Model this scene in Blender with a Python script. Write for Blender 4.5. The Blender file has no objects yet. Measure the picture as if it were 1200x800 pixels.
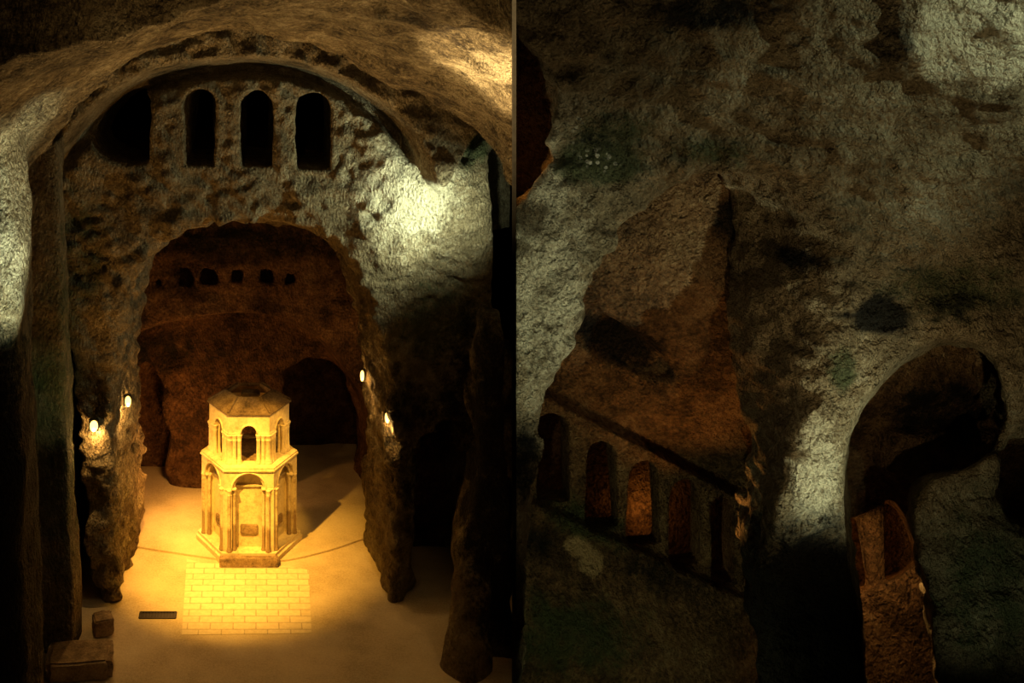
import bpy, bmesh, math, random
import numpy as np
from mathutils import Vector, Matrix

# ------------------------------------------------------------------ basics
sc = bpy.context.scene
COL = sc.collection
CZ, HOR, PX0, FPX = 19.0, 26.0, 300.0, 1200.0      # eye height (m), horizon row, principal column, focal length (px)
PI = math.pi

def P(px, py, Y):
    """picture position + real distance -> point in metres"""
    return Vector(((px - PX0) * Y / FPX, Y, CZ - (py - HOR) * Y / FPX))

def XZ(pts, Y):
    return [((px - PX0) * Y / FPX, CZ - (py - HOR) * Y / FPX) for px, py in pts]

cam_d = bpy.data.cameras.new('camera'); cam = bpy.data.objects.new('camera', cam_d); COL.objects.link(cam)
cam.location = (0, 0, CZ); cam.rotation_euler = (PI / 2, 0, 0)
cam_d.sensor_width = 36; cam_d.lens = 36.0 * FPX / 1200
cam_d.shift_x = (600 - PX0) / 1200; cam_d.shift_y = -(400 - HOR) / 1200
cam_d.clip_end = 300
sc.camera = cam
sc.view_settings.view_transform = 'Standard'; sc.view_settings.look = 'None'
sc.view_settings.gamma = 1; sc.view_settings.use_curve_mapping = False
sc.view_settings.exposure = 0.0
sc.cycles.use_adaptive_sampling = False
sc.cycles.sample_clamp_indirect = 2.0
sc.cycles.denoising_prefilter = 'ACCURATE'
w = bpy.data.worlds.new('world'); sc.world = w; w.use_nodes = True
w.node_tree.nodes['Background'].inputs[0].default_value = (0.55, 0.5, 0.4, 1)
w.node_tree.nodes['Background'].inputs[1].default_value = 0.0

def tag(o, label=None, cat=None, group=None, kind=None):
    if label: o['label'] = label
    if cat: o['category'] = cat
    if group: o['group'] = group
    if kind: o['kind'] = kind
    return o

def empty(name, loc=(0, 0, 0), rz=0):
    o = bpy.data.objects.new(name, None); COL.objects.link(o)
    o.location = loc; o.rotation_euler = (0, 0, rz); o.empty_display_size = .2
    return o

def link(name, me, mat, parent=None, smooth=False):
    o = bpy.data.objects.new(name, me); COL.objects.link(o)
    if mat: me.materials.append(mat)
    if smooth:
        me.polygons.foreach_set('use_smooth', [True] * len(me.polygons))
    if parent: o.parent = parent
    return o

def obj(name, bm, mat, parent=None, smooth=False):
    me = bpy.data.meshes.new(name)
    bmesh.ops.recalc_face_normals(bm, faces=bm.faces)
    bm.to_mesh(me); bm.free()
    return link(name, me, mat, parent, smooth)

# ------------------------------------------------------------------ materials
class NT:
    def __init__(s, name):
        s.m = bpy.data.materials.new(name); s.m.use_nodes = True
        s.t = s.m.node_tree; s.n = s.t.nodes; s.bsdf = s.n['Principled BSDF']
        s.bsdf.inputs['Specular IOR Level'].default_value = .2
        s.tc = s.n.new('ShaderNodeTexCoord').outputs['Object']
    def add(s, typ, **kw):
        n = s.n.new(typ)
        for k, v in kw.items():
            if k.startswith('i_'):
                n.inputs[k[2:].replace('_', ' ')].default_value = v
            else: setattr(n, k, v)
        return n
    def l(s, a, b): s.t.links.new(a, b)
    def mapping(s, scale=(1, 1, 1), rot=(0, 0, 0), vec=None):
        m = s.add('ShaderNodeMapping'); m.inputs['Scale'].default_value = scale; m.inputs['Rotation'].default_value = rot
        s.l(vec or s.tc, m.inputs['Vector']); return m.outputs[0]
    def noise(s, scale, detail=6, rough=.6, vec=None, dist=0):
        n = s.add('ShaderNodeTexNoise'); n.inputs['Scale'].default_value = scale
        n.inputs['Detail'].default_value = detail; n.inputs['Roughness'].default_value = rough
        n.inputs['Distortion'].default_value = dist
        s.l(vec or s.tc, n.inputs['Vector']); return n.outputs['Fac']
    def ramp(s, fac, stops):
        r = s.add('ShaderNodeValToRGB'); e = r.color_ramp.elements
        while len(e) < len(stops): e.new(.5)
        for x, (p, c) in zip(e, stops):
            x.position = p; x.color = (*c, 1) if len(c) == 3 else c
        s.l(fac, r.inputs[0]); return r.outputs[0]
    def mix(s, fac, a, b, mode='MIX'):
        m = s.add('ShaderNodeMix', data_type='RGBA', blend_type=mode)
        for sock, v in ((m.inputs[0], fac), (m.inputs[6], a), (m.inputs[7], b)):
            if isinstance(v, (int, float)): sock.default_value = v
            elif isinstance(v, tuple): sock.default_value = (*v, 1)
            else: s.l(v, sock)
        return m.outputs[2]
    def math(s, op, a, b=0, c=None):
        m = s.add('ShaderNodeMath', operation=op)
        for i, v in enumerate((a, b, c)):
            if v is None: continue
            if isinstance(v, (int, float)): m.inputs[i].default_value = v
            else: s.l(v, m.inputs[i])
        return m.outputs[0]
    def attr(s, name):
        return s.add('ShaderNodeAttribute', attribute_name=name).outputs['Fac']
    def bump(s, h, strength, dist, prev=None):
        b = s.add('ShaderNodeBump'); b.inputs['Strength'].default_value = strength; b.inputs['Distance'].default_value = dist
        s.l(h, b.inputs['Height'])
        if prev: s.l(prev, b.inputs['Normal'])
        return b.outputs[0]
    def finish(s, col, nrm=None, rough=.9):
        if isinstance(col, tuple): s.bsdf.inputs['Base Color'].default_value = (*col, 1)
        else: s.l(col, s.bsdf.inputs['Base Color'])
        s.bsdf.inputs['Roughness'].default_value = rough
        if nrm: s.l(nrm, s.bsdf.inputs['Normal'])
        return s.m

def rock_mat(name, dark, mid, pale, bumpk=1.0, chisel=(2.2, 2.2, .9), crot=(0, .5, 0), st=(.45, .55, .66), pick=(13, 9, 7)):
    t = NT(name)
    big = t.noise(.45, 5, .6)
    med = t.noise(2.2, 8, .65)
    fine = t.noise(9, 8, .7)
    f = t.math('ADD', t.math('MULTIPLY', big, .35), t.math('ADD', t.math('MULTIPLY', med, .35), t.math('MULTIPLY', fine, .35)))
    c = t.ramp(f, [(st[0], dark), (st[1], mid), (st[2], pale)])
    edge = t.math('SUBTRACT', t.math('ADD', t.noise(1.6, 8, .7), t.math('MULTIPLY', t.noise(9, 5, .75), .7)), .85)
    def mask(a, k=1.6, lo=.35):
        v = t.math('ADD', t.attr(a), t.math('MULTIPLY', edge, k))
        m = t.add('ShaderNodeMapRange', interpolation_type='SMOOTHSTEP')
        m.inputs[1].default_value = lo; m.inputs[2].default_value = lo + .6
        t.l(v, m.inputs[0])
        return t.math('MULTIPLY', m.outputs[0], t.math('MINIMUM', t.math('MULTIPLY', t.attr(a), 6), 1))
    c = t.mix(mask('pale'), c, tuple(min(1, v * 1.15) for v in pale))  # pale plaster, plus light painted into the rock colour
    c = t.mix(t.math('MULTIPLY', mask('moss'), .85), c, (.055, .075, .03))
    c = t.mix(t.math('MULTIPLY', mask('soot_shade'), .97), c, (.008, .007, .005))  # soot and damp, plus shade painted into the rock colour
    lv = t.add('ShaderNodeTexVoronoi'); lv.inputs['Scale'].default_value = 7; lv.inputs['Randomness'].default_value = 1
    t.l(t.tc, lv.inputs['Vector'])
    fl_ = t.ramp(lv.outputs['Distance'], [(.30, (1, 1, 1)), (.36, (0, 0, 0))])
    c = t.mix(t.math('MULTIPLY', fl_, t.math('MINIMUM', t.attr('lichen'), 1)), c, (.75, .70, .55))     # white crusts of lichen
    n = t.bump(t.noise(1.0, 6, .6, t.mapping(chisel, crot)), 1.0, .8 * bumpk)
    n = t.bump(t.noise(4.0, 4, .55), 1.0, .6 * bumpk, n)
    n = t.bump(t.noise(1.0, 3, .55, t.mapping(pick, (0, .6, 0))), 1.0, .45 * bumpk, n)
    return t.finish(c, n, .92)

M = {}
M['nave'] = rock_mat('nave_limestone', (.09, .062, .032), (.32, .245, .14), (.60, .52, .36), 1.5, st=(.41, .55, .70))
M['hall'] = rock_mat('hall_limestone', (.10, .068, .034), (.31, .235, .135), (.58, .50, .34), .8, st=(.40, .55, .70), pick=(9, 9, 8.5))
M['vault'] = rock_mat('vault_limestone', (.07, .05, .03), (.30, .23, .13), (.62, .52, .34), 1.6, (.9, 1.8, 2.2), (0, 0, 0))
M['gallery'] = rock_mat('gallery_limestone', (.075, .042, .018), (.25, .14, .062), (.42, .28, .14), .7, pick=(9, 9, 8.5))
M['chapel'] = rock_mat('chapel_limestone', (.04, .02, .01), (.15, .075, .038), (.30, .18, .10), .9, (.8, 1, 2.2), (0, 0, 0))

def monument_mat():
    t = NT('monument_limestone')
    f = t.math('ADD', t.math('MULTIPLY', t.noise(1.5, 5), .5), t.math('MULTIPLY', t.noise(9, 8, .7), .5))
    c = t.ramp(f, [(.36, (.42, .33, .2)), (.5, (.66, .56, .38)), (.66, (.78, .70, .52))])
    n = t.bump(t.noise(14, 8, .65), .5, .03)
    return t.finish(c, n, .85)
M['mon'] = monument_mat()
def weathered_mat(k=1.):
    t = NT('weathered_stone')
    f = t.math('ADD', t.math('MULTIPLY', t.noise(2.5, 6), .5), t.math('MULTIPLY', t.noise(14, 8, .75), .5))
    c = t.ramp(f, [(p_, tuple(v * k for v in c_)) for p_, c_ in ((.38, (.10, .07, .045)), (.5, (.27, .19, .12)), (.66, (.46, .36, .24)))])
    n = t.bump(t.noise(10, 8, .7), .7, .05)
    return t.finish(c, n, .9)
M['weath'] = weathered_mat()
def column_mat():
    t = NT('colonnette_limestone')      # lower shafts are stained brown by rising damp
    sep = t.add('ShaderNodeSeparateXYZ'); geo = t.add('ShaderNodeNewGeometry')
    t.l(geo.outputs['Position'], sep.inputs[0])
    f = t.math('ADD', t.math('MULTIPLY', t.noise(3, 5), .5), t.math('MULTIPLY', t.noise(12, 8, .7), .5))
    c = t.ramp(f, [(.36, (.40, .31, .19)), (.5, (.66, .56, .38)), (.66, (.78, .70, .52))])
    z = t.math('ADD', sep.outputs[2], t.math('MULTIPLY', t.noise(5, 5), .9))
    k = t.ramp(t.math('DIVIDE', z, 3), [(.52, (1, 1, 1)), (.60, (0, 0, 0))])
    c = t.mix(t.math('MULTIPLY', k, .8), c, (.2, .125, .065))
    return t.finish(c, t.bump(t.noise(14, 6), .4, .02), .85)
M['colon'] = column_mat()
M['roof'] = weathered_mat(.55)
def floor_mat():
    t = NT('floor_stone')
    f = t.math('ADD', t.math('MULTIPLY', t.noise(.5, 5), .55), t.math('MULTIPLY', t.noise(14, 8, .75), .45))
    c = t.ramp(f, [(.36, (.38, .30, .20)), (.5, (.58, .48, .34)), (.66, (.72, .62, .46))])
    n = t.bump(t.noise(25, 6, .7), .6, .03)
    n = t.bump(t.noise(1.2, 5), .5, .1, n)
    return t.finish(c, n, .8)
M['floor'] = floor_mat()
def paving_mat():
    t = NT('paving_brick')
    b = t.add('ShaderNodeTexBrick'); t.l(t.tc, b.inputs['Vector'])
    b.inputs['Scale'].default_value = 1; b.inputs['Brick Width'].default_value = .72; b.inputs['Row Height'].default_value = .36
    b.inputs['Mortar Size'].default_value = .02; b.inputs['Mortar Smooth'].default_value = .2
    b.inputs['Color1'].default_value = (.80, .70, .52, 1); b.inputs['Color2'].default_value = (.62, .53, .38, 1)
    b.inputs['Mortar'].default_value = (.25, .19, .12, 1)
    c = t.mix(.55, b.outputs['Color'], t.ramp(t.noise(6, 7, .7), [(.3, (.55, .45, .3)), (.7, (.85, .76, .58))]), 'MIX')
    n = t.bump(t.math('SUBTRACT', 1, b.outputs['Fac']), .8, .03)
    n = t.bump(t.noise(18, 6), .4, .02, n)
    return t.finish(c, n, .7)
M['pave'] = paving_mat()
def plain(name, col, rough=.6, metal=0, bs=.15):
    t = NT(name); t.bsdf.inputs['Metallic'].default_value = metal
    c = t.ramp(t.noise(8, 5), [(.3, tuple(v * .75 for v in col)), (.7, tuple(min(1, v * 1.15) for v in col))])
    return t.finish(c, t.bump(t.noise(20, 5), bs, .01), rough)
M['iron'] = plain('dark_iron', (.03, .027, .024), .5, .6)
M['divider'] = plain('divider_white', (.82, .81, .78), .8)  # white finish of the added divider
def glow(name, col, e):
    t = NT(name); t.bsdf.inputs['Emission Color'].default_value = (*col, 1); t.bsdf.inputs['Emission Strength'].default_value = e
    return t.finish(col, None, .3)
M['bulb'] = glow('lamp_glass', (1, .58, .13), 4.5)

# ------------------------------------------------------------------ carved rock: sampled solid -> surface
def gridnoise(xs, ys, zs, scale, seed):
    if not hasattr(scale, '__len__'): scale = (scale,) * 3
    rng = np.random.RandomState(seed); Ws = []; dims = []
    for a, s in zip((xs, ys, zs), scale):
        u = a / s; i0 = int(math.floor(u[0])) - 1; i1 = int(math.floor(u[-1])) + 3
        m = i1 - i0 + 1; W = np.zeros((len(a), m), np.float32)
        i = np.floor(u).astype(int); f = u - i; j = i - i0; r = np.arange(len(a))
        # quadratic-ish smooth B-spline weights (cubic)
        W[r, j - 1] = (1 - f) ** 3 / 6; W[r, j] = (3 * f ** 3 - 6 * f ** 2 + 4) / 6
        W[r, j + 1] = (-3 * f ** 3 + 3 * f ** 2 + 3 * f + 1) / 6; W[r, j + 2] = f ** 3 / 6
        Ws.append(W); dims.append(m)
    L = rng.uniform(-1, 1, dims).astype(np.float32) * 2.2
    A = np.tensordot(Ws[0], L, (1, 0)); A = np.tensordot(A, Ws[1], (1, 1)); A = np.tensordot(A, Ws[2], (1, 1))
    return A          # nx, ny, nz

def surface_nets(F, xs, ys, zs):
    h = xs[1] - xs[0]
    S = F < 0
    nx, ny, nz = F.shape
    cnt = np.zeros((nx - 1, ny - 1, nz - 1), np.uint8)
    offs = [(i, j, k) for i in (0, 1) for j in (0, 1) for k in (0, 1)]
    for i, j, k in offs: cnt += S[i:nx - 1 + i, j:ny - 1 + j, k:nz - 1 + k]
    act = (cnt > 0) & (cnt < 8)
    idx = np.full(act.shape, -1, np.int32); I, J, K = np.nonzero(act)
    idx[I, J, K] = np.arange(len(I))
    V = {o: F[I + o[0], J + o[1], K + o[2]] for o in offs}
    acc = np.zeros((len(I), 3)); n = np.zeros(len(I))
    for o in offs:
        for ax in range(3):
            if o[ax]: continue
            q = list(o); q[ax] = 1; q = tuple(q); a, b = V[o], V[q]
            m = (a < 0) != (b < 0)
            t = np.where(m, a / np.where(m, a - b, 1), 0)
            p = np.tile(np.array(o, float), (len(I), 1)); p[:, ax] = t
            acc[m] += p[m]; n[m] += 1
    pos = (acc / n[:, None] + np.stack([I, J, K], 1)) * h + np.array([xs[0], ys[0], zs[0]])
    faces = []
    for ax in range(3):
        a = [slice(None)] * 3; b = [slice(None)] * 3; a[ax] = slice(0, -1); b[ax] = slice(1, None)
        A, B = S[tuple(a)], S[tuple(b)]
        ch = A != B
        u, v = [(1, 2), (2, 0), (0, 1)][ax]
        E = np.stack(np.nonzero(ch), 1)
        ok = (E[:, u] > 0) & (E[:, v] > 0) & (E[:, u] < F.shape[u] - 1) & (E[:, v] < F.shape[v] - 1)
        E = E[ok]
        if not len(E): continue
        def cell(du, dv):
            c = E.copy(); c[:, u] += du; c[:, v] += dv
            return idx[c[:, 0], c[:, 1], c[:, 2]]
        q = np.stack([cell(-1, -1), cell(0, -1), cell(0, 0), cell(-1, 0)], 1)
        flip = ~A[E[:, 0], E[:, 1], E[:, 2]]
        q[flip] = q[flip][:, ::-1]
        faces.append(q)
    return pos, np.concatenate(faces)

def mesh_from(name, pos, quads):
    me = bpy.data.meshes.new(name)
    me.vertices.add(len(pos)); me.vertices.foreach_set('co', pos.astype(np.float32).ravel())
    nq = len(quads)
    me.loops.add(nq * 4); me.loops.foreach_set('vertex_index', quads.astype(np.int32).ravel())
    me.polygons.add(nq); me.polygons.foreach_set('loop_start', np.arange(0, nq * 4, 4, dtype=np.int32))
    me.update(calc_edges=True); me.validate()
    return me

def smooth_poly(pts, n=5, closed=True):
    out = []; m = len(pts)
    for i in range(m if closed else m - 1):
        p0, p1, p2, p3 = [np.array(pts[(i + d) % m] if closed else pts[min(max(i + d, 0), m - 1)], float) for d in (-1, 0, 1, 2)]
        for k in range(n):
            t = k / n
            out.append(tuple(.5 * (2 * p1 + (p2 - p0) * t + (2 * p0 - 5 * p1 + 4 * p2 - p3) * t * t + (3 * p1 - p0 - 3 * p2 + p3) * t ** 3)))
    if not closed: out.append(tuple(map(float, pts[-1])))
    return out

def sd_poly(pts, X, Z):
    """signed distance to a closed polygon, negative inside"""
    d = np.full(X.shape, 1e9); ins = np.zeros(X.shape, bool); m = len(pts)
    for i in range(m):
        ax, az = pts[i]; bx, bz = pts[(i + 1) % m]
        ex, ez = bx - ax, bz - az; L = ex * ex + ez * ez
        if L < 1e-12: continue
        t = np.clip(((X - ax) * ex + (Z - az) * ez) / L, 0, 1)
        d = np.minimum(d, (X - ax - t * ex) ** 2 + (Z - az - t * ez) ** 2)
        c = ((az > Z) != (bz > Z)) & (X < (bx - ax) * (Z - az) / (bz - az + 1e-12) + ax)
        ins ^= c
    d = np.sqrt(d)
    return np.where(ins, -d, d)

def smax(a, b, k):
    hh = np.clip(.5 - .5 * (b - a) / k, 0, 1)
    return b * (1 - hh) + a * hh + k * hh * (1 - hh)
def smin(a, b, k): return -smax(-a, -b, k)
def sstep(v, a, b):
    t = np.clip((v - a) / (b - a), 0, 1); return t * t * (3 - 2 * t)

def cut(poly, Y, ya, yb, k=.25, far=None, Yfar=None, smooth=True, flare=False):
    """a tunnel whose mouth is the outline `poly` seen at distance Y; it may taper to `far` at Yfar"""
    a = XZ(smooth_poly(poly) if smooth else poly, Y)
    b = XZ(smooth_poly(far) if smooth else far, Yfar) if far else None
    return dict(a=a, b=b, Y=Y, Yf=Yfar, ya=ya, yb=yb, k=k, flare=flare)     # flare: the tunnel widens with depth, like a splayed embrasure

def rock(name, bx, by, bz, h, front, cuts=(), adds=(), yback=None, noise=((2.2, .16), (.8, .09), (.33, .045)),
         seed=1, mat=None, masks=(), side=-1, calm=(), calm_k=.2):
    xs = np.arange(bx[0], bx[1] + h, h); ys = np.arange(by[0], by[1] + h, h); zs = np.arange(bz[0], bz[1] + h, h)
    X2, Z2 = np.meshgrid(xs, zs, indexing='ij')
    Y3 = ys[None, :, None]
    if front is None:
        F = np.full((len(xs), len(ys), len(zs)), 9., np.float32)
    else:
        fr = front(X2, Z2)
        F = (fr[:, None, :] - Y3).astype(np.float32)
        F = np.maximum(F, Y3 - (yback if yback else by[1] - h))
    def apply_adds(F, lst):
        for fn, k in lst:
            F = smin(F, fn(xs[:, None, None], Y3, zs[None, None, :]).astype(np.float32), k)
        return F
    F = apply_adds(F, [a[:2] for a in adds if len(a) == 2])
    for c in cuts:
        if c['flare']:
            kn = np.linspace(max(c['ya'], ys[0]), min(c['yb'], ys[-1]), 14)
            sl = np.stack([sd_poly(c['a'], X2 * c['Y'] / y_, CZ - (CZ - Z2) * c['Y'] / y_) for y_ in kn], 1)
            f_ = np.clip((ys - kn[0]) / (kn[1] - kn[0]), 0, 12.999); i_ = f_.astype(int); f_ = (f_ - i_)[None, :, None]
            s = sl[:, i_] * (1 - f_) + sl[:, i_ + 1] * f_
        else:
            s = sd_poly(c['a'], X2, Z2)[:, None, :]
        if c['b']:
            s2 = sd_poly(c['b'], X2, Z2)[:, None, :]
            t = np.clip((Y3 - c['Y']) / (c['Yf'] - c['Y']), 0, 1); s = s * (1 - t) + s2 * t
        s = np.maximum(np.maximum(s, c['ya'] - Y3), Y3 - c['yb'])
        F = smax(F, (-s).astype(np.float32), c['k'])
    F = apply_adds(F, [a[:2] for a in adds if len(a) == 3])
    cw = np.ones(X2.shape)
    for pts in calm:                                            # dressed edges round the windows stay crisp
        cw = np.minimum(cw, calm_k + (1 - calm_k) * sstep(sd_poly(pts, X2, Z2), .05, .4))
    cw = cw[:, None, :].astype(np.float32)
    for i, (s, a) in enumerate(noise):
        F = F + a * (1 if i == 0 else cw) * gridnoise(xs, ys, zs, s, seed * 31 + i)
    lim = xs[:, None, None] - Y3 * (302.5 / FPX)               # the two halves keep to their side of the added divider
    F = np.maximum(F, (lim + .02 if side < 0 else .02 - lim).astype(np.float32))
    F[0] = F[-1] = h; F[:, 0] = F[:, -1] = h; F[:, :, 0] = F[:, :, -1] = h
    pos, q = surface_nets(F.astype(np.float32), xs, ys, zs)
    me = mesh_from(name, pos, q)
    vals = {'soot_shade': np.zeros(len(pos)), 'moss': np.zeros(len(pos)), 'pale': np.zeros(len(pos)), 'lichen': np.zeros(len(pos))}
    for kind, val in masks_eval(masks, pos): vals[kind] = np.maximum(vals[kind], val)
    for k, v in vals.items():
        at = me.attributes.new(k, 'FLOAT', 'POINT'); at.data.foreach_set('value', v.astype(np.float32))
    o = link(name, me, mat, None, True)
    tag(o, kind='structure')
    return o

def masks_eval(masks, pos):
    """stains, and light or shade painted into the colour: (kind, centre, radii, strength, rotation about Y)"""
    for kind, c, r, s, a in masks:
        d = pos - np.array(c); ca, sa = math.cos(a), math.sin(a)
        dx = d[:, 0] * ca + d[:, 2] * sa; dz = -d[:, 0] * sa + d[:, 2] * ca
        q = np.sqrt((dx / r[0]) ** 2 + (d[:, 1] / r[1]) ** 2 + (dz / r[2]) ** 2)
        yield kind, s * np.clip(1.5 - q, 0, 1)

def stain_or_light(kind, px, py, Y, rx, ry, s=1., rot=0., depth=1.6):
    return (kind, tuple(P(px, py, Y)), (rx * Y / FPX, depth, ry * Y / FPX), s, rot)

def capsule(a, b, ra, rb, sq=1.0):
    a, b = np.array(a, float), np.array(b, float); e = b - a; L = (e * e).sum()
    def f(X, Y, Z):
        t = np.clip(((X - a[0]) * e[0] + (Y - a[1]) * e[1] + (Z - a[2]) * e[2]) / L, 0, 1)
        return np.sqrt((X - a[0] - t * e[0]) ** 2 + ((Y - a[1] - t * e[1]) * sq) ** 2 + (Z - a[2] - t * e[2]) ** 2) - (ra + (rb - ra) * t)
    return f

def pier(bot, top, hx, hy, r=.15):
    """leaning square pier from bottom centre to top centre; hx, hy = half sizes (bottom, top)"""
    b, t_ = np.array(bot, float), np.array(top, float)
    def f(X, Y, Z):
        t = np.clip((Z - b[2]) / (t_[2] - b[2]), 0, 1)
        cx = b[0] + (t_[0] - b[0]) * t; cy = b[1] + (t_[1] - b[1]) * t
        dx = np.abs(X - cx) - (hx[0] + (hx[1] - hx[0]) * t) + r; dy = np.abs(Y - cy) - (hy[0] + (hy[1] - hy[0]) * t) + r
        o = np.sqrt(np.maximum(dx, 0) ** 2 + np.maximum(dy, 0) ** 2) + np.minimum(np.maximum(dx, dy), 0) - r
        return np.maximum(np.maximum(o, b[2] - Z), Z - t_[2])
    return f

def gable(x0, x1, y0, y1, n=8):
    """outline of a round-headed window in picture coordinates"""
    r = (x1 - x0) / 2; cx = (x0 + x1) / 2
    return [(x0, y1)] + [(cx - r * math.cos(PI * i / n), y0 + r - r * math.sin(PI * i / n)) for i in range(n + 1)] + [(x1, y1)]

# ================================================================== NAVE (left)
# ---- the wall with the great arch
YW = 33.4
tym = XZ(smooth_poly([(8, 420), (22, 300), (55, 215), (100, 150), (140, 112), (190, 86), (260, 75), (330, 76), (390, 94), (440, 124), (468, 150),
                      (485, 180), (498, 212), (520, 214), (560, 150), (640, 120), (700, 420), (700, 900), (8, 900)]), YW)
def nave_front(X, Z):
    s = sd_poly(tym, X, Z)
    y = YW - 1.5 * sstep(s, -.05, .30)                         # rib over the tympanum stands forward
    y = y + 1.0 * np.exp(-((s + .22) / .20) ** 2) * sstep(Z, 14.0, 15.5)       # groove under the rib
    y = y + .9 * sstep(-(Z - 13.5), 0, 6) * sstep(X, 3.5, 6)    # the wall falls back low on the right
    zz = CZ - Z
    y = y - .35 * np.exp(-((X - 4.7) / 1.4) ** 2 - ((Z - 13.3) / 2.0) ** 2)
    return y
arch_near = [(140, 900), (138, 715), (134, 640), (128, 560), (129, 440), (140, 360), (150, 316), (166, 292), (200, 270), (280, 259), (350, 266), (398, 286),
             (428, 326), (448, 396), (460, 500), (464, 620), (462, 720), (460, 900)]
arch_far = [(158, 820), (160, 640), (160, 560), (162, 440), (164, 360), (172, 316), (186, 292), (212, 270), (285, 255), (345, 262), (384, 284),
            (408, 326), (420, 396), (428, 500), (430, 600), (430, 640), (430, 820)]
cuts = [cut(arch_near, YW, 25, 40, .30, arch_far, 37.6),
        cut([(103, 168), (110, 148), (130, 124), (150, 110), (168, 112), (176, 130), (177, 165), (175, 191), (150, 196), (120, 188)], YW, 30, 41, .12),
        cut(gable(217, 249, 109, 194), YW, 30, 41, .10, smooth=False),
        cut(gable(285, 316, 112, 193), YW, 30, 41, .10, smooth=False),
        cut(gable(352, 384, 114, 196), YW, 30, 41, .10, smooth=False),
        cut([(72, 345), (82, 350), (88, 470), (102, 560), (110, 690), (108, 735), (84, 735), (76, 500)], YW, 30, 36.6, .3),
        cut([(492, 640), (500, 545), (520, 515), (544, 522), (550, 600), (545, 720), (540, 900), (494, 900), (490, 720)], YW, 30, 38, .4),
        cut([(577, 190), (600, 170), (640, 200), (640, 450), (605, 430), (580, 380), (574, 300)], YW, 30, 38, .2)]
nm = [stain_or_light('moss', 555, 170, 33, 26, 30, 1.1), stain_or_light('moss', 520, 380, 34, 70, 60, .8), stain_or_light('moss', 90, 300, 33, 40, 110, .7),
      stain_or_light('soot_shade', 480, 520, 34, 60, 120, .7), stain_or_light('soot_shade', 210, 80, 33, 70, 14, .6), stain_or_light('soot_shade', 330, 76, 33, 60, 10, .6),  # thin strips paint the shade line under the rib
      stain_or_light('pale', 480, 230, 33, 70, 70, .9), stain_or_light('pale', 60, 270, 33, 10, 60, .6), stain_or_light('soot_shade', 136, 330, 33, 8, 12, 1), stain_or_light('soot_shade', 560, 500, 34, 60, 160, .8)]  # wide pale patch paints in the cold light; hole and lower right darkened
holes = [cut([(131, 322), (143, 325), (143, 338), (132, 345)], YW, 30, 34.6, .1)]
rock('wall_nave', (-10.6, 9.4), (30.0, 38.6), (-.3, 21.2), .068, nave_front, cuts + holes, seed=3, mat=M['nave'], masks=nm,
     noise=((2.4, .24), (.8, .12), (.36, .09), ((.34, .3, .17), .09), (.16, .08)), yback=38.0,
     calm=[XZ(gable(a_ - 3, b_ + 3, c_ - 3, d_ + 2), YW) for a_, b_, c_, d_ in ((217, 249, 109, 194), (285, 316, 112, 193), (352, 384, 114, 196), (112, 176, 112, 194))] + [XZ([(577, 190), (640, 170), (640, 450), (605, 430), (580, 380), (574, 300)], YW)])

# ---- chapel behind the arch
apse = XZ(smooth_poly([(130, 700), (130, 410), (165, 385), (215, 372), (300, 366), (370, 392), (410, 440), (440, 500), (440, 700)]), 40)
def chapel_front(X, Z):
    s = sd_poly(apse, X, Z)
    y = 39.7 + 2.0 * sstep(-s, -.1, .5)
    y = y - 2.6 * sstep(np.abs(X + .1), 4.2, 5.6)
    y = y - .16 * np.maximum(Z - 7.5, 0)
    return y
chc = [cut([(332, 470), (340, 436), (372, 426), (402, 440), (424, 500), (432, 600), (430, 640), (336, 640)], 41.4, 38, 46, .3),
       cut([(120, 600), (130, 470), (160, 440), (185, 470), (192, 520), (186, 600), (170, 660)], 40, 38, 43.5, .3)]
for hx, hy in ((185, 333), (215, 327), (245, 325), (278, 324), (312, 324), (342, 327)):
    chc.append(cut([(hx - 5, hy + 6), (hx - 5, hy - 5), (hx + 5, hy - 5), (hx + 5, hy + 6)], 39.3, 36, 40.2, .05, smooth=False))
rock('wall_chapel', (-7.6, 7.6), (37.0, 47), (-.3, 14.2), .095, chapel_front, chc, seed=8, mat=M['chapel'],
     masks=[stain_or_light('soot_shade', 300, 285, 39, 160, 30, .8), stain_or_light('soot_shade', 200, 420, 41, 80, 35, .8)],  # darker areas high on the chapel wall and upper left of the apse
     noise=((2.0, .24), (.8, .15), (.35, .08), ((1.2, .5, .22), .07)))

# ---- the near vault
va_near = [(-170, 900), (-160, 400), (-120, 200), (-60, 122), (0, 80), (60, 54), (130, 33), (215, 12), (320, -8), (440, -10), (520, 8), (600, 48), (680, 120), (740, 300), (760, 900)]
va_far = [(8, 900), (6, 400), (16, 250), (36, 196), (66, 156), (112, 114), (190, 62), (240, 44), (320, 50), (440, 96), (500, 112), (552, 140), (592, 200), (612, 300), (616, 900)]
rock('ceiling_vault', (-10.2, 9.2), (19.0, 30.2), (8.0, 22.5), .072, lambda X, Z: np.full(X.shape, 19.8),
     [cut(va_near, 20.5, 18, 30.5, .12, va_far, 29.2)], seed=14, mat=M['vault'], yback=29.6,
     noise=((2.6, .26), (.9, .16), ((.9, .6, .3), .10), (.3, .10)),
     masks=[stain_or_light('soot_shade', 190, 75, 28, 30, 8, .8, .5), stain_or_light('soot_shade', 60, 60, 24, 70, 40, .55, 0, 5), stain_or_light('soot_shade', 470, 20, 22, 60, 16, .6), stain_or_light('pale', 565, 80, 24, 45, 35, .7, 0, 4)])  # pale patch paints in the warm light on the right of the vault

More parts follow.
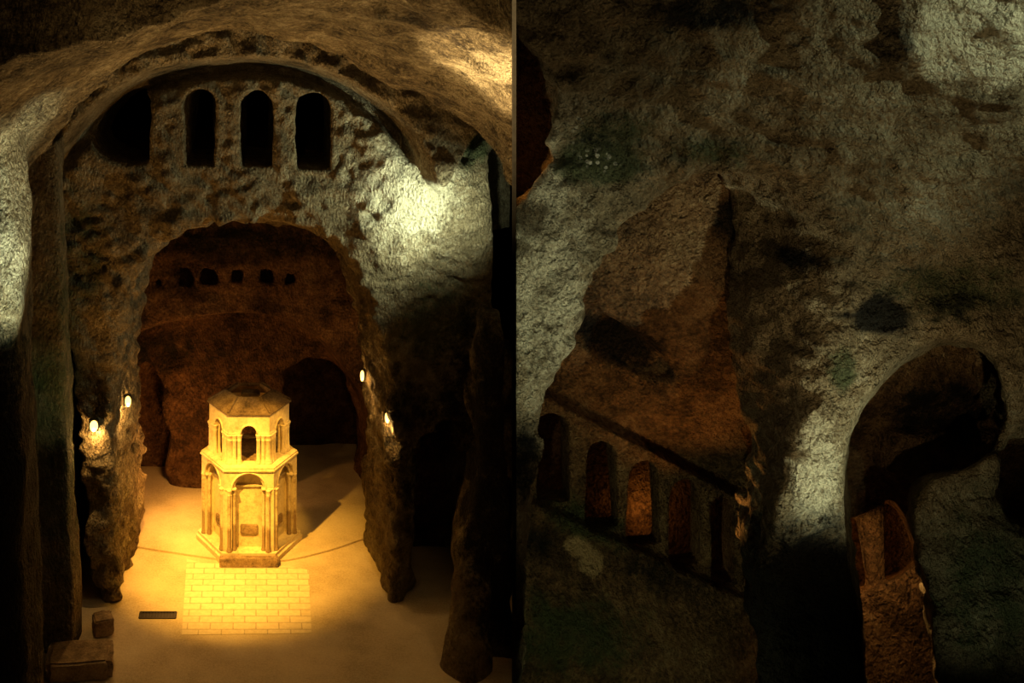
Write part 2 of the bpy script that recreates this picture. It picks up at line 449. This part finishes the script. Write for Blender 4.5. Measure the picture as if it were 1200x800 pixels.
# ---- near left pillar, square pier, right column
rock('pillar_near', (-8.4, -4.2), (24.2, 29.2), (-.2, 16.5), .085, None, (),
     [(pier((-7.0, 26.6, -.5), (-7.35, 26.6, 16.6), (1.3, 1.2), (1.2, 1.2), .5), .2)], seed=21, mat=M['nave'],
     masks=[stain_or_light('soot_shade', 0, 640, 26, 60, 250, 1.3, 0, 4), stain_or_light('pale', 5, 290, 26, 40, 80, .7), stain_or_light('moss', 20, 420, 26, 40, 50, .7)])  # pale patch paints the light on the upper pillar; dark foot is damp
rock('pillar_square', (-9.2, -4.6), (29.2, 33.6), (-.2, 15.5), .085, None, (),
     [(pier((-6.05, 31.4, -.5), (-6.8, 31.6, 15.4), (.68, .78), (.68, .75), .12), .2)], seed=22, mat=M['nave'],
     masks=[stain_or_light('moss', 70, 480, 31, 50, 260, .75, 0, 3)], noise=((2.2, .10), (.8, .05), (.3, .03)))
rock('pillar_ridge', (4.8, 9.0), (28.4, 33.4), (-.2, 13), .085, None, (),
     [(pier((7.0, 31.4, -.5), (7.5, 32.6, 10.0), (.95, .35), (.9, .6), .4), .2),
      (capsule((6.2, 30.2, -.2), (6.5, 30.6, 2.2), .9, .4), .3)], seed=23, mat=M['nave'], masks=[stain_or_light('soot_shade', 585, 560, 31, 60, 260, 1.0, 0, 3)], noise=((1.6, .3), (.7, .2), (.3, .09)))  # dark patch is painted shade that keeps the ridge dim

# ---- floors
def prism_poly(pts, z0, z1):
    bm = bmesh.new(); vs = [bm.verts.new((x, y, z1)) for x, y in pts]; f = bm.faces.new(vs)
    r = bmesh.ops.extrude_face_region(bm, geom=[f])
    for v in r['geom']:
        if isinstance(v, bmesh.types.BMVert): v.co.z = z0
    return bm
def floor_y(py): return FPX * CZ / (py - HOR)
def fl(px, py): y = floor_y(py); return ((px - PX0) * y / FPX, y)
tag(obj('floor', prism_poly([(-14, 12), (24, 12), (24, 50), (-14, 50)], -.4, 0), M['floor']), kind='structure')
edge = smooth_poly([fl(120, 636), fl(160, 642), fl(245, 655), fl(292, 660), fl(340, 657), fl(390, 645), fl(430, 632), fl(470, 626)], 5, False)
tag(obj('floor_chapel', prism_poly(edge + [(6.5, 47), (-6.5, 47)], -.2, .07), M['floor']), kind='structure')
pv = [fl(213, 744), fl(365, 742), fl(362, 668), (fl(335, 662)[0], fl(335, 663)[1]), (fl(240, 662)[0], fl(240, 660)[1]), fl(219, 655)]
tag(obj('floor_paving', prism_poly(pv, -.1, .012), M['pave']), kind='structure')

# ------------------------------------------------------------------ the monument
MY, MX = 37.55, -.25
mon = empty('hexagonal_monument', (MX, MY, .07))
tag(mon, 'pale two-tier hexagonal stone monument with open arcaded upper storey, on the lit chapel floor', 'monument')

def hexring(bm, R, z):
    return [bm.verts.new((R * math.cos(PI / 3 * i), R * math.sin(PI / 3 * i), z)) for i in range(6)]
def hexloft(prof, cap=True):
    bm = bmesh.new(); rs = [hexring(bm, R, z) for R, z in prof]
    for a, b in zip(rs, rs[1:]):
        for i in range(6): bm.faces.new((a[i], a[(i + 1) % 6], b[(i + 1) % 6], b[i]))
    if cap: bm.faces.new(rs[0]); bm.faces.new(rs[-1])
    else:
        for i in range(6): bm.faces.new((rs[-1][i], rs[-1][(i + 1) % 6], rs[0][(i + 1) % 6], rs[0][i]))
    return bm
def fmat(i):      # face frame: u along the face, v up, w outward
    a = PI / 3 * i + PI / 6
    return Matrix(((-math.sin(a), 0, math.cos(a), 0), (math.cos(a), 0, math.sin(a), 0), (0, 1, 0, 0), (0, 0, 0, 1)))
def arch_panel(hw, z0, z1, r, zs, w0, w1, M4, n=16):
    """wall plate with an arched opening that reaches its foot"""
    bm = bmesh.new()
    pts = [(-hw, z0), (-r, z0)] + [(-r * math.cos(PI * i / n), zs + r * math.sin(PI * i / n)) for i in range(n + 1)] + [(r, z0), (hw, z0), (hw, z1), (-hw, z1)]
    f = bm.faces.new([bm.verts.new((u, v, w0)) for u, v in pts])
    r_ = bmesh.ops.extrude_face_region(bm, geom=[f])
    bmesh.ops.translate(bm, vec=(0, 0, w1 - w0), verts=[v for v in r_['geom'] if isinstance(v, bmesh.types.BMVert)])
    bmesh.ops.triangulate(bm, faces=[f_ for f_ in bm.faces if len(f_.verts) > 4])
    bm.transform(M4); return bm
def lathe_bm(prof, seg=14):
    bm = bmesh.new(); rings = []
    for r, z in prof: rings.append([bm.verts.new((r * math.cos(2 * PI * i / seg), r * math.sin(2 * PI * i / seg), z)) for i in range(seg)])
    for a, b in zip(rings, rings[1:]):
        for i in range(seg): bm.faces.new((a[i], a[(i + 1) % seg], b[(i + 1) % seg], b[i]))
    bm.faces.new(rings[0]); bm.faces.new(rings[-1]); return bm
def box_bm(bm, cx, cy, cz, sx, sy, sz, M4=None, bev=0):
    r = bmesh.ops.create_cube(bm, size=1)
    bmesh.ops.scale(bm, vec=(sx, sy, sz), verts=r['verts']); bmesh.ops.translate(bm, vec=(cx, cy, cz), verts=r['verts'])
    if bev: bmesh.ops.bevel(bm, geom=list({e for v in r['verts'] for e in v.link_edges}), offset=bev, segments=2, affect='EDGES')
    if M4: bm.transform(M4)
    return bm
def colonnette(r, z0, z1):
    H = z1 - z0
    return lathe_bm([(r * 1.45, z0), (r * 1.45, z0 + .05), (r * 1.2, z0 + .07), (r * 1.3, z0 + .11), (r * 1.08, z0 + .15), (r, z0 + .18),
                     (r * .96, z1 - .22), (r * 1.12, z1 - .20), (r * 1.0, z1 - .18), (r * 1.1, z1 - .11), (r * 1.35, z1 - .04), (r * 1.4, z1 - .03), (r * 1.4, z1)])
def arc_tube(R, r, zs, w, M4, n=20, m=8):
    bm = bmesh.new(); rings = []
    for i in range(n + 1):
        a = PI * i / n; c = Vector((-R * math.cos(a), zs + R * math.sin(a), w)); d = Vector((-math.cos(a), math.sin(a), 0))
        rings.append([bm.verts.new(c + d * r * math.cos(2 * PI * j / m) + Vector((0, 0, 1)) * r * math.sin(2 * PI * j / m)) for j in range(m)])
    for a, b in zip(rings, rings[1:]):
        for j in range(m): bm.faces.new((a[j], a[(j + 1) % m], b[(j + 1) % m], b[j]))
    bm.faces.new(rings[0]); bm.faces.new(rings[-1]); bm.transform(M4); return bm

C6 = math.sqrt(3) / 2
R1, R2 = 1.74, 1.46
obj('plinth', hexloft([(1.95, -.07), (1.95, .16), (1.88, .2), (1.88, .30)]), M['mon'], mon)
bm = bmesh.new(); box_bm(bm, 0, -1.95 * C6 - .05, .08, 2.05, .3, .3, None, .02)
obj('front_step', bm, M['weath'], mon)
obj('core', hexloft([(1.34, .28), (1.34, 3.1)]), M['mon'], mon)
capz = 2.46
for i in range(6):
    T = fmat(i); ap = R1 * C6
    obj('arch_panel', arch_panel(R1 / 2 + .005, .30, 3.14, .59, capz, 1.34 * C6 - .02, ap, T), M['mon'], mon)
    a_ = obj('arch_moulding', arc_tube(.615, .035, capz, ap + .0, T), M['mon'], mon, True)
    obj('arch_moulding', arc_tube(.54, .045, capz, ap - .12, T), M['mon'], mon, True)
    bm = bmesh.new(); box_bm(bm, 0, capz + .03, 1.34 * C6 + .03, 1.04, .06, .08, T); obj('string_course', bm, M['mon'], mon)
    for s in (-1, 1):
        for (u, wv, r) in ((.69, ap - .0, .07), (.52, ap - .13, .06)):
            bm = colonnette(r, .30, capz + .02)
            bmesh.ops.rotate(bm, matrix=Matrix.Rotation(0, 3, 'Z'), verts=bm.verts)
            bm.transform(Matrix.Translation(T @ Vector((s * u, 0, wv))))
            obj('colonnette', bm, M['colon'], mon, True)
        bm = bmesh.new(); box_bm(bm, s * .645, capz + .03, ap - .09, .40, .06, .24, T, .012); obj('impost', bm, M['mon'], mon)
    bm = bmesh.new(); box_bm(bm, 0, .95, 1.34 * C6 + .03, .62, .32, .10, T, .02)
    obj('inset_block', bm, M['weath'], mon)
obj('ledge', hexloft([(1.74, 3.10), (1.80, 3.12), (1.80, 3.17), (1.76, 3.19), (1.76, 3.24), (1.50, 3.30), (1.2, 3.30), (1.2, 3.10)], False), M['mon'], mon)
obj('upper_floor', hexloft([(1.25, 3.12), (1.25, 3.26)]), M['weath'], mon)
b0, sp, ev = 3.28, 4.36, 5.0
for i in range(6):
    T = fmat(i); ap = R2 * C6
    obj('spandrel', arch_panel(R2 / 2 + .004, sp, ev, .27, sp, ap - .22, ap, T), M['mon'], mon)
    obj('arch_moulding', arc_tube(.30, .035, sp, ap + .005, T), M['mon'], mon, True)
    for s in (-1, 1):
        bm = bmesh.new(); box_bm(bm, s * .505, sp - .02, ap - .11, .46, .09, .28, T, .015); obj('impost', bm, M['mon'], mon)
        for (u, wv, r) in ((.34, ap - .04, .075), (.51, ap - .03, .075)):
            bm = colonnette(r, b0, sp - .05); bm.transform(Matrix.Translation(T @ Vector((s * u, 0, wv))))
            obj('colonnette', bm, M['mon'], mon, True)
        bm = colonnette(.055, b0, sp - .05); bm.transform(Matrix.Translation(T @ Vector((s * .34, 0, ap - .2))))
        obj('colonnette', bm, M['mon'], mon, True)
    a = PI / 3 * i
    bm = colonnette(.12, b0, sp - .05); bm.transform(Matrix.Translation((1.36 * math.cos(a), 1.36 * math.sin(a), 0)))
    obj('corner_pier', bm, M['mon'], mon, True)
obj('roof', hexloft([(1.42, 4.98), (1.54, 5.02), (1.54, 5.07), (1.50, 5.09), (.86, 5.46), (.80, 5.46), (.78, 5.36), (1.2, 4.98)], False), M['roof'], mon)
for i in range(6):
    a = PI / 3 * i
    bm = bmesh.new(); d = Vector((.70, 0, .37)); L = .74
    box_bm(bm, 0, 0, 0, L, .09, .07, None, .015)
    bm.transform(Matrix.Rotation(a, 4, 'Z') @ Matrix.Translation((1.18, 0, 5.285)) @ Matrix.Rotation(math.atan2(.37, .66), 4, 'Y'))
    obj('roof_rib', bm, M['roof'], mon)
bm = bmesh.new(); box_bm(bm, .05, .1, 5.30, .7, .5, .16, None, .05); obj('roof_rubble', bm, M['roof'], mon)

# ------------------------------------------------------------------ drain grate, stone blocks
g = empty('drain_grate', (*fl(185, 721), .0))
tag(g, 'dark rectangular iron drain grate set in the floor left of the brick paving', 'grate')
gw, gd = 1.16, .34
bm = bmesh.new()
for sx, sy, cx, cy in ((gw, .05, 0, gd / 2), (gw, .05, 0, -gd / 2), (.05, gd, gw / 2, 0), (.05, gd, -gw / 2, 0)): box_bm(bm, cx, cy, .015, sx, sy, .03)
obj('frame', bm, M['iron'], g)
bm = bmesh.new(); box_bm(bm, 0, 0, .004, gw, gd, .006); obj('pit_dark_plate', bm, M['iron'], g)  # flat dark plate stands in for the shaded pit under the bars
for k in range(12):
    bm = bmesh.new(); box_bm(bm, -gw / 2 + (k + .5) * gw / 12, 0, .018, .03, gd, .016); obj('bar', bm, M['iron'], g)

def stone(name, c, size, seed, label, rz=0, mat='weath'):
    bm = bmesh.new(); bmesh.ops.create_cube(bm, size=1)
    bmesh.ops.bevel(bm, geom=bm.edges[:], offset=.08, segments=2, affect='EDGES')
    bmesh.ops.subdivide_edges(bm, edges=bm.edges[:], cuts=3, use_grid_fill=True)
    rng = random.Random(seed)
    from mathutils import noise as mn
    for v in bm.verts:
        n = mn.noise_vector(v.co * 3 + Vector((seed, 0, 0))) * .05
        v.co += n; v.co.x *= size[0]; v.co.y *= size[1]; v.co.z *= size[2]
    zmin = min(v.co.z for v in bm.verts)
    bmesh.ops.translate(bm, vec=(0, 0, -zmin), verts=bm.verts)
    o = obj(name, bm, M[mat], None, False); o.location = c; o.rotation_euler = (0, 0, rz)
    return tag(o, label, 'stone block')
x, y = fl(92, 776); stone('stone_block', (x + .1, y - .35, 0), (1.9, 1.2, .55), 4, 'long low stone slab on the floor at the foot of the square pier', .1)
x, y = fl(110, 745); stone('stone_block', (x + .25, y + .2, 0), (.6, .6, .5), 9, 'rough upright stone block behind the low slab, beside the arch jamb', .3)

# ------------------------------------------------------------------ lamps
def lamp(px, py, Y, yaw, label, power, sx=.20, sz=.34, col=(1, .55, .15)):
    p = P(px, py, Y); t = empty('wall_lamp', p, yaw)
    tag(t, label, 'lamp', 'small lamps around the great arch')
    bm = bmesh.new(); box_bm(bm, 0, .09, 0, sx + .06, .12, sz + .06, None, .02); obj('housing', bm, M['iron'], t)
    bm = lathe_bm([(.02, -.05), (sx * .45, -.045), (sx * .5, -.02), (sx * .5, .03)], 16)
    bm.transform(Matrix.Rotation(PI / 2, 4, 'X') @ Matrix.Scale(sz / sx, 4, (0, 1, 0)))
    obj('lamp_glass', bm, M['bulb'], t, True)
    bm = bmesh.new(); box_bm(bm, 0, .3, -sz * .3, .05, .36, .05); obj('bracket', bm, M['iron'], t)
    l = bpy.data.lights.new('wall_lamp_light', 'POINT'); l.energy = power; l.color = col; l.shadow_soft_size = .05
    lo = bpy.data.objects.new('wall_lamp_light', l); COL.objects.link(lo); lo.parent = t; lo.location = (0, -.02, -sz * .5 - .16)
    return t
lamp(150, 470, 34.9, .35, 'left lamp inside the great arch, on the jamb nearest the monument', 180)
lamp(110, 499, 33.0, .2, 'left lamp outside the great arch, low on the front of the jamb', 140, .26, .34)
lamp(424.5, 440, 36.6, -.35, 'upper lamp on the right jamb of the great arch', 90, .13, .36)
lamp(454, 489, 34.2, -.3, 'lower lamp on the right jamb of the great arch', 90, .16, .34)

def spot(name, loc, target, energy, col, size=60, blend=.5, r=.15):
    l = bpy.data.lights.new(name, 'SPOT'); l.energy = energy; l.color = col; l.spot_size = math.radians(size); l.spot_blend = blend; l.shadow_soft_size = r
    o = bpy.data.objects.new(name, l); COL.objects.link(o); o.location = loc
    o.rotation_euler = (Vector(target) - Vector(loc)).to_track_quat('-Z', 'Y').to_euler()
    return o
def point(name, loc, energy, col, r=.2):
    l = bpy.data.lights.new(name, 'POINT'); l.energy = energy; l.color = col; l.shadow_soft_size = r
    o = bpy.data.objects.new(name, l); COL.objects.link(o); o.location = loc; return o

YEL = (1, .47, .05); ORG = (1, .42, .085); COLD = (.86, 1, .70); WARM = (1, .64, .25)
spot('monument_spot', (-3.2, 30.6, 11.5), (-.7, 36.0, .3), 19000, YEL, 48, 1, .12)
spot('monument_spot_right', (2.6, 32.0, 10.5), (.3, 37.2, 2.4), 4000, YEL, 24, .6, .1)
spot('nave_wall_spot', (7.1, 30.8, 12.4), (0.8, 33.4, 12.9), 1150, COLD, 104, .7, .04)
spot('nave_wall_soft', (6.8, 30.4, 12.6), (5.5, 33.4, 13.2), 1300, COLD, 110, 1, .06)
spot('nave_pier_fill', (-3.6, 25.5, 7.0), (-6.5, 31, 7.8), 300, (.85, 1, .45), 34, 1, .06)  # unseen fill added to lift the dark pier
spot('nave_left_spot', (-2.5, 22.5, 8.0), (-6.8, 25, 14.2), 6500, COLD, 44, .7, .06)
spot('vault_spot', (0.0, 27.5, 5.0), (1.0, 25.5, 19), 6800, WARM, 90, .9, .06)
spot('vault_right_spot', (2.5, 22.0, 13.0), (6.3, 23.4, 18.2), 6500, (1, .72, .34), 50, .5, .05)
spot('nave_wall_key', (-4.0, 28.0, 3.0), (-2.0, 33, 14.0), 2300, (1, .5, .12), 70, .9, .05)  # unseen key light added to rake out the wall relief
spot('nave_fill', (-1.0, 11.0, 17.0), (2.2, 26, 21), 950, WARM, 86, 1, .1)
point('chapel_glow', (-2.9, 38.6, 2.8), 420, ORG, .3)

# ================================================================== added divider, edge-on: fills the white gap and separates the halves' light
u = Vector((302.5 / FPX, 1, 0)).normalized(); nrm = Vector((u.y, -u.x, 0)); Yn = 16.0
th = 5.0 / FPX * Yn * u.y
a = Vector((302.5 / FPX * Yn, Yn, 0)); b = Vector((302.5 / FPX * 50, 50, 0))
bm = prism_poly([(q.x, q.y) for q in (a - nrm * th / 2, a + nrm * th / 2, b + nrm * th / 2, b - nrm * th / 2)], 0, 24)
tag(obj('wall_added_divider', bm, M['divider']), kind='structure')

# ================================================================== HALL (right)
YH = 22.0
A_o = [(604, 900), (612, 700), (620, 560), (636, 480), (668, 392), (690, 330), (738, 268), (800, 224), (860, 206), (925, 214), (964, 246), (984, 300), (978, 372),
       (952, 450), (918, 540), (896, 640), (898, 760), (900, 900), (900, 1200), (604, 1200)]
A_f = [(600, 900), (604, 700), (610, 560), (626, 480), (652, 400), (672, 330), (716, 268), (770, 228), (810, 212), (850, 224), (864, 262), (862, 320), (858, 382),
       (862, 460), (874, 545), (878, 640), (880, 760), (882, 900), (882, 1200), (600, 1200)]
B_o = [(1030, 1200), (1022, 800), (1002, 660), (997, 590), (998, 540), (1008, 490), (1040, 442), (1090, 408), (1130, 404), (1160, 420), (1172, 455), (1166, 505), (1142, 540), (1106, 552),
       (1074, 568), (1066, 602), (1078, 660), (1092, 720), (1100, 800), (1110, 1200)]
def hall_front(X, Z):
    px = PX0 + X * FPX / YH; py = HOR + (CZ - Z) * FPX / YH
    y = np.full(X.shape, YH)
    y = y - 1.2 * sstep(-(py - 240), 0, 300)                       # the wall rolls forward into the vault
    px_, py_ = PX0 + X * FPX / 20.2, HOR + (CZ - Z) * FPX / 20.2
    s = sd_poly([(1066, -80), (1070, 30), (1078, 92), (1120, 104), (1160, 122), (1260, 140), (1260, -80)], px_, py_)
    y = y - .14 * sstep(-s, -4, 8)  # shallow step edging the light painted at upper right
    y = y + .8 * sstep(py, 430, 620) * sstep(px, 1060, 1120)
    y = y - .35 * np.exp(-((px - 640) / 60) ** 2) * sstep(py, 150, 300)
    return y
hc = [cut(A_o, YH, 15, 30, .45, A_f, 24.4), cut(B_o, YH, 15, 30, .2, flare=True),
      cut([(560, 40), (604, 26), (630, 56), (643, 96), (642, 150), (624, 200), (606, 226), (560, 250)], 20.8, 15, 30, .2, flare=True),
      cut([(1172, 560), (1180, 530), (1196, 514), (1240, 510), (1240, 610), (1196, 602), (1178, 592)], 22.6, 15, 26.5, .2, flare=True)]
hm = [stain_or_light('soot_shade', 862, 252, 22.5, 34, 36, 1.4), stain_or_light('soot_shade', 930, 300, 23, 20, 16, .9), stain_or_light('soot_shade', 1032, 370, 22, 36, 26, 1.3), stain_or_light('soot_shade', 960, 355, 23, 14, 10, .9), stain_or_light('soot_shade', 955, 800, 22, 90, 170, 1.6, 0, 3),
      stain_or_light('moss', 740, 170, 21.0, 70, 50, .9), stain_or_light('soot_shade', 720, 175, 21, 50, 36, .6), stain_or_light('moss', 850, 185, 21.2, 60, 26, .9), stain_or_light('pale', 648, 200, 21, 28, 80, 1.5, .25), stain_or_light('soot_shade', 690, 120, 20.6, 34, 50, .55), stain_or_light('moss', 990, 435, 22, 22, 30, .9), stain_or_light('moss', 1120, 340, 22, 110, 40, .8),
      stain_or_light('moss', 1150, 690, 23, 60, 120, .8), stain_or_light('soot_shade', 830, 15, 21, 90, 26, .9), stain_or_light('soot_shade', 760, 90, 21, 60, 50, .5), stain_or_light('soot_shade', 1045, 40, 21, 26, 50, .7),
      stain_or_light('pale', 960, 560, 22, 36, 80, .9), stain_or_light('pale', 640, 330, 22, 60, 130, .8), stain_or_light('pale', 1150, 40, 20.5, 62, 58, 1.6, .5), stain_or_light('pale', 1200, 70, 20.5, 50, 40, 1.4), stain_or_light('soot_shade', 615, 540, 22, 20, 60, .9),  # pale patches paint the cold light on both columns and the upper right
      stain_or_light('lichen', 716, 194, 21.2, 20, 12, 1.3), stain_or_light('lichen', 690, 150, 21, 8, 30, .5), stain_or_light('moss', 720, 195, 21.2, 60, 30, 1.5), stain_or_light('soot_shade', 1130, 360, 22, 80, 24, .6), stain_or_light('soot_shade', 1060, 385, 22, 30, 20, .6)]
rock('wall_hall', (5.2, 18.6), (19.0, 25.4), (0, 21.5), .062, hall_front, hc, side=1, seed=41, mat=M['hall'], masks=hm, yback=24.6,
     noise=((2.0, .2), (.75, .12), (.32, .09), ((.34, .3, .16), .08), (.14, .045)), calm=[XZ(B_o, YH)], calm_k=.35)

# ---- gallery behind the big opening: arcade running downhill, rock below
YG = 26.6
def gal_front(X, Z):
    px = PX0 + X * FPX / YG; py = HOR + (CZ - Z) * FPX / YG
    top = 468 + (px - 645) * .52; bot = 590 + (px - 640) * .455
    y = np.full(X.shape, YG)
    up = np.clip(top - py, 0, 235)
    y = y + .45 * sstep(top + 2 - py, 0, 6) - .0125 * np.maximum(up - 8, 0) * 0.9
    y = y - .16 * np.exp(-((py - top + 4) / 5.) ** 2)
    y = y - .35 * sstep(py - bot, -3, 4) - .7 * sstep(py - bot, 25, 130)
    return y
gc = []
for cx, tp, bt, hw in [(a_, b_ + 4, c_ + 8, d_) for a_, b_, c_, d_ in ((649, 482, 580, 19), (705, 511, 609, 18), (755, 537, 629, 16), (806, 562, 654, 15.5), (849, 579, 676, 14), (886, 600, 692, 11))]:
    gc.append(cut(gable(cx - hw, cx + hw, tp, bt), YG, 24, 28.6, .06, smooth=False))
gc.append(cut([(560, 380), (900, 560), (960, 640), (960, 830), (900, 812), (560, 645)], 27.6, 27.4, 30.6, .1, smooth=False))
gc.append(cut([(672, 366), (700, 368), (760, 400), (800, 438), (790, 456), (740, 440), (690, 414), (668, 400)], 25.5, 22, 26.4, .35))
gm = [stain_or_light('soot_shade', 735, 410, 25.5, 70, 30, 1.1, -.45, 4), stain_or_light('moss', 700, 620, 26, 80, 26, .9, -.4), stain_or_light('soot_shade', 790, 690, 25.6, 80, 30, .8, -.3), stain_or_light('soot_shade', 640, 650, 25.6, 30, 30, .8), stain_or_light('moss', 680, 760, 25, 120, 60, .9),
      stain_or_light('pale', 684, 650, 25.9, 18, 14, 1.15, -.5), stain_or_light('pale', 698, 666, 25.9, 15, 17, 1.15), stain_or_light('soot_shade', 860, 255, 24.5, 34, 34, .9)]
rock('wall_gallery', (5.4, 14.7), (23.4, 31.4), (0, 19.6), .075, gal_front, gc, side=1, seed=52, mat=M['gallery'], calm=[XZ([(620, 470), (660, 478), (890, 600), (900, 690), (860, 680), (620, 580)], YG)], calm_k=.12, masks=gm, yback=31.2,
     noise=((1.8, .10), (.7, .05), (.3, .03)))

# ---- passage behind the small opening
YB = 26.0
def pas_front(X, Z):
    px = PX0 + X * FPX / YB; py = HOR + (CZ - Z) * FPX / YB
    y = np.full(X.shape, YB)
    y = y - .010 * np.maximum(585 - py, 0)
    s = sd_poly([(1000, 528), (1020, 545), (1062, 600), (1200, 600), (1200, 480), (1000, 480)], px, py)
    y = y - .5 * sstep(-s, -2, 6)
    return y
pw = [(1000, 606), (1020, 598), (1044, 578), (1064, 612), (1075, 655), (1054, 672), (1006, 688), (960, 696), (960, 610)]
pc = [cut(pw, YB, 24, 29.4, .08, smooth=False, flare=True)]
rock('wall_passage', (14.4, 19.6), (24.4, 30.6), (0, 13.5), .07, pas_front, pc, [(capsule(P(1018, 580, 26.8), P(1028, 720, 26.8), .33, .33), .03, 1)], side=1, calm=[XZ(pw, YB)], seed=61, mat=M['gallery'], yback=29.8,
     masks=[stain_or_light('soot_shade', 1095, 470, 25, 70, 50, .9)], noise=((1.6, .10), (.6, .05), (.28, .03)))  # darker patch on the upper passage wall

spot('hall_top_spot', (19.0, 17.0, 21.0), (16.0, 20.4, 19.4), 1200, COLD, 62, .6, .05)
spot('hall_left_spot', (9.0, 15.5, 8.0), (6.2, 22, 13.0), 1350, COLD, 44, .8, .06)
spot('hall_column_spot', (14.5, 17.0, 6.0), (12.3, 22, 10.2), 1800, COLD, 48, .9, .06)
spot('hall_fill', (13.0, 14.5, 9.0), (11.5, 22, 14.5), 900, (1, .76, .38), 120, 1, .1)
spot('hall_low_fill', (7.4, 17.5, 3.6), (9.5, 25.3, 5.2), 420, (.95, 1, .5), 75, 1, .1)
spot('gallery_spot', (11.0, 24.4, 6.0), (10.5, 26.0, 12.5), 300, ORG, 100, .9, .1)
point('gallery_glow', tuple(P(757, 602, 30.0)), 13, ORG, .05)
point('passage_glow', tuple(P(985, 640, 27.8)), 26, ORG, .1)
spot('passage_spot', tuple(P(1020, 640, 24.9)), tuple(P(1052, 740, 26)), 190, (1, .56, .18), 140, .9, .1)
spot('hall_jamb_fill', (7.6, 19.6, 8.6), (11.6, 23.2, 12.4), 90, (1, .7, .34), 60, 1, .1)
spot('hall_right_fill', (15.0, 18.0, 3.5), (16.6, 22.6, 8.0), 200, (.9, 1, .6), 70, 1, .1)
point('hall_recess_glow', tuple(P(622, 200, 22.6)), 5, ORG, .1)  # unseen light added to lift the black recess
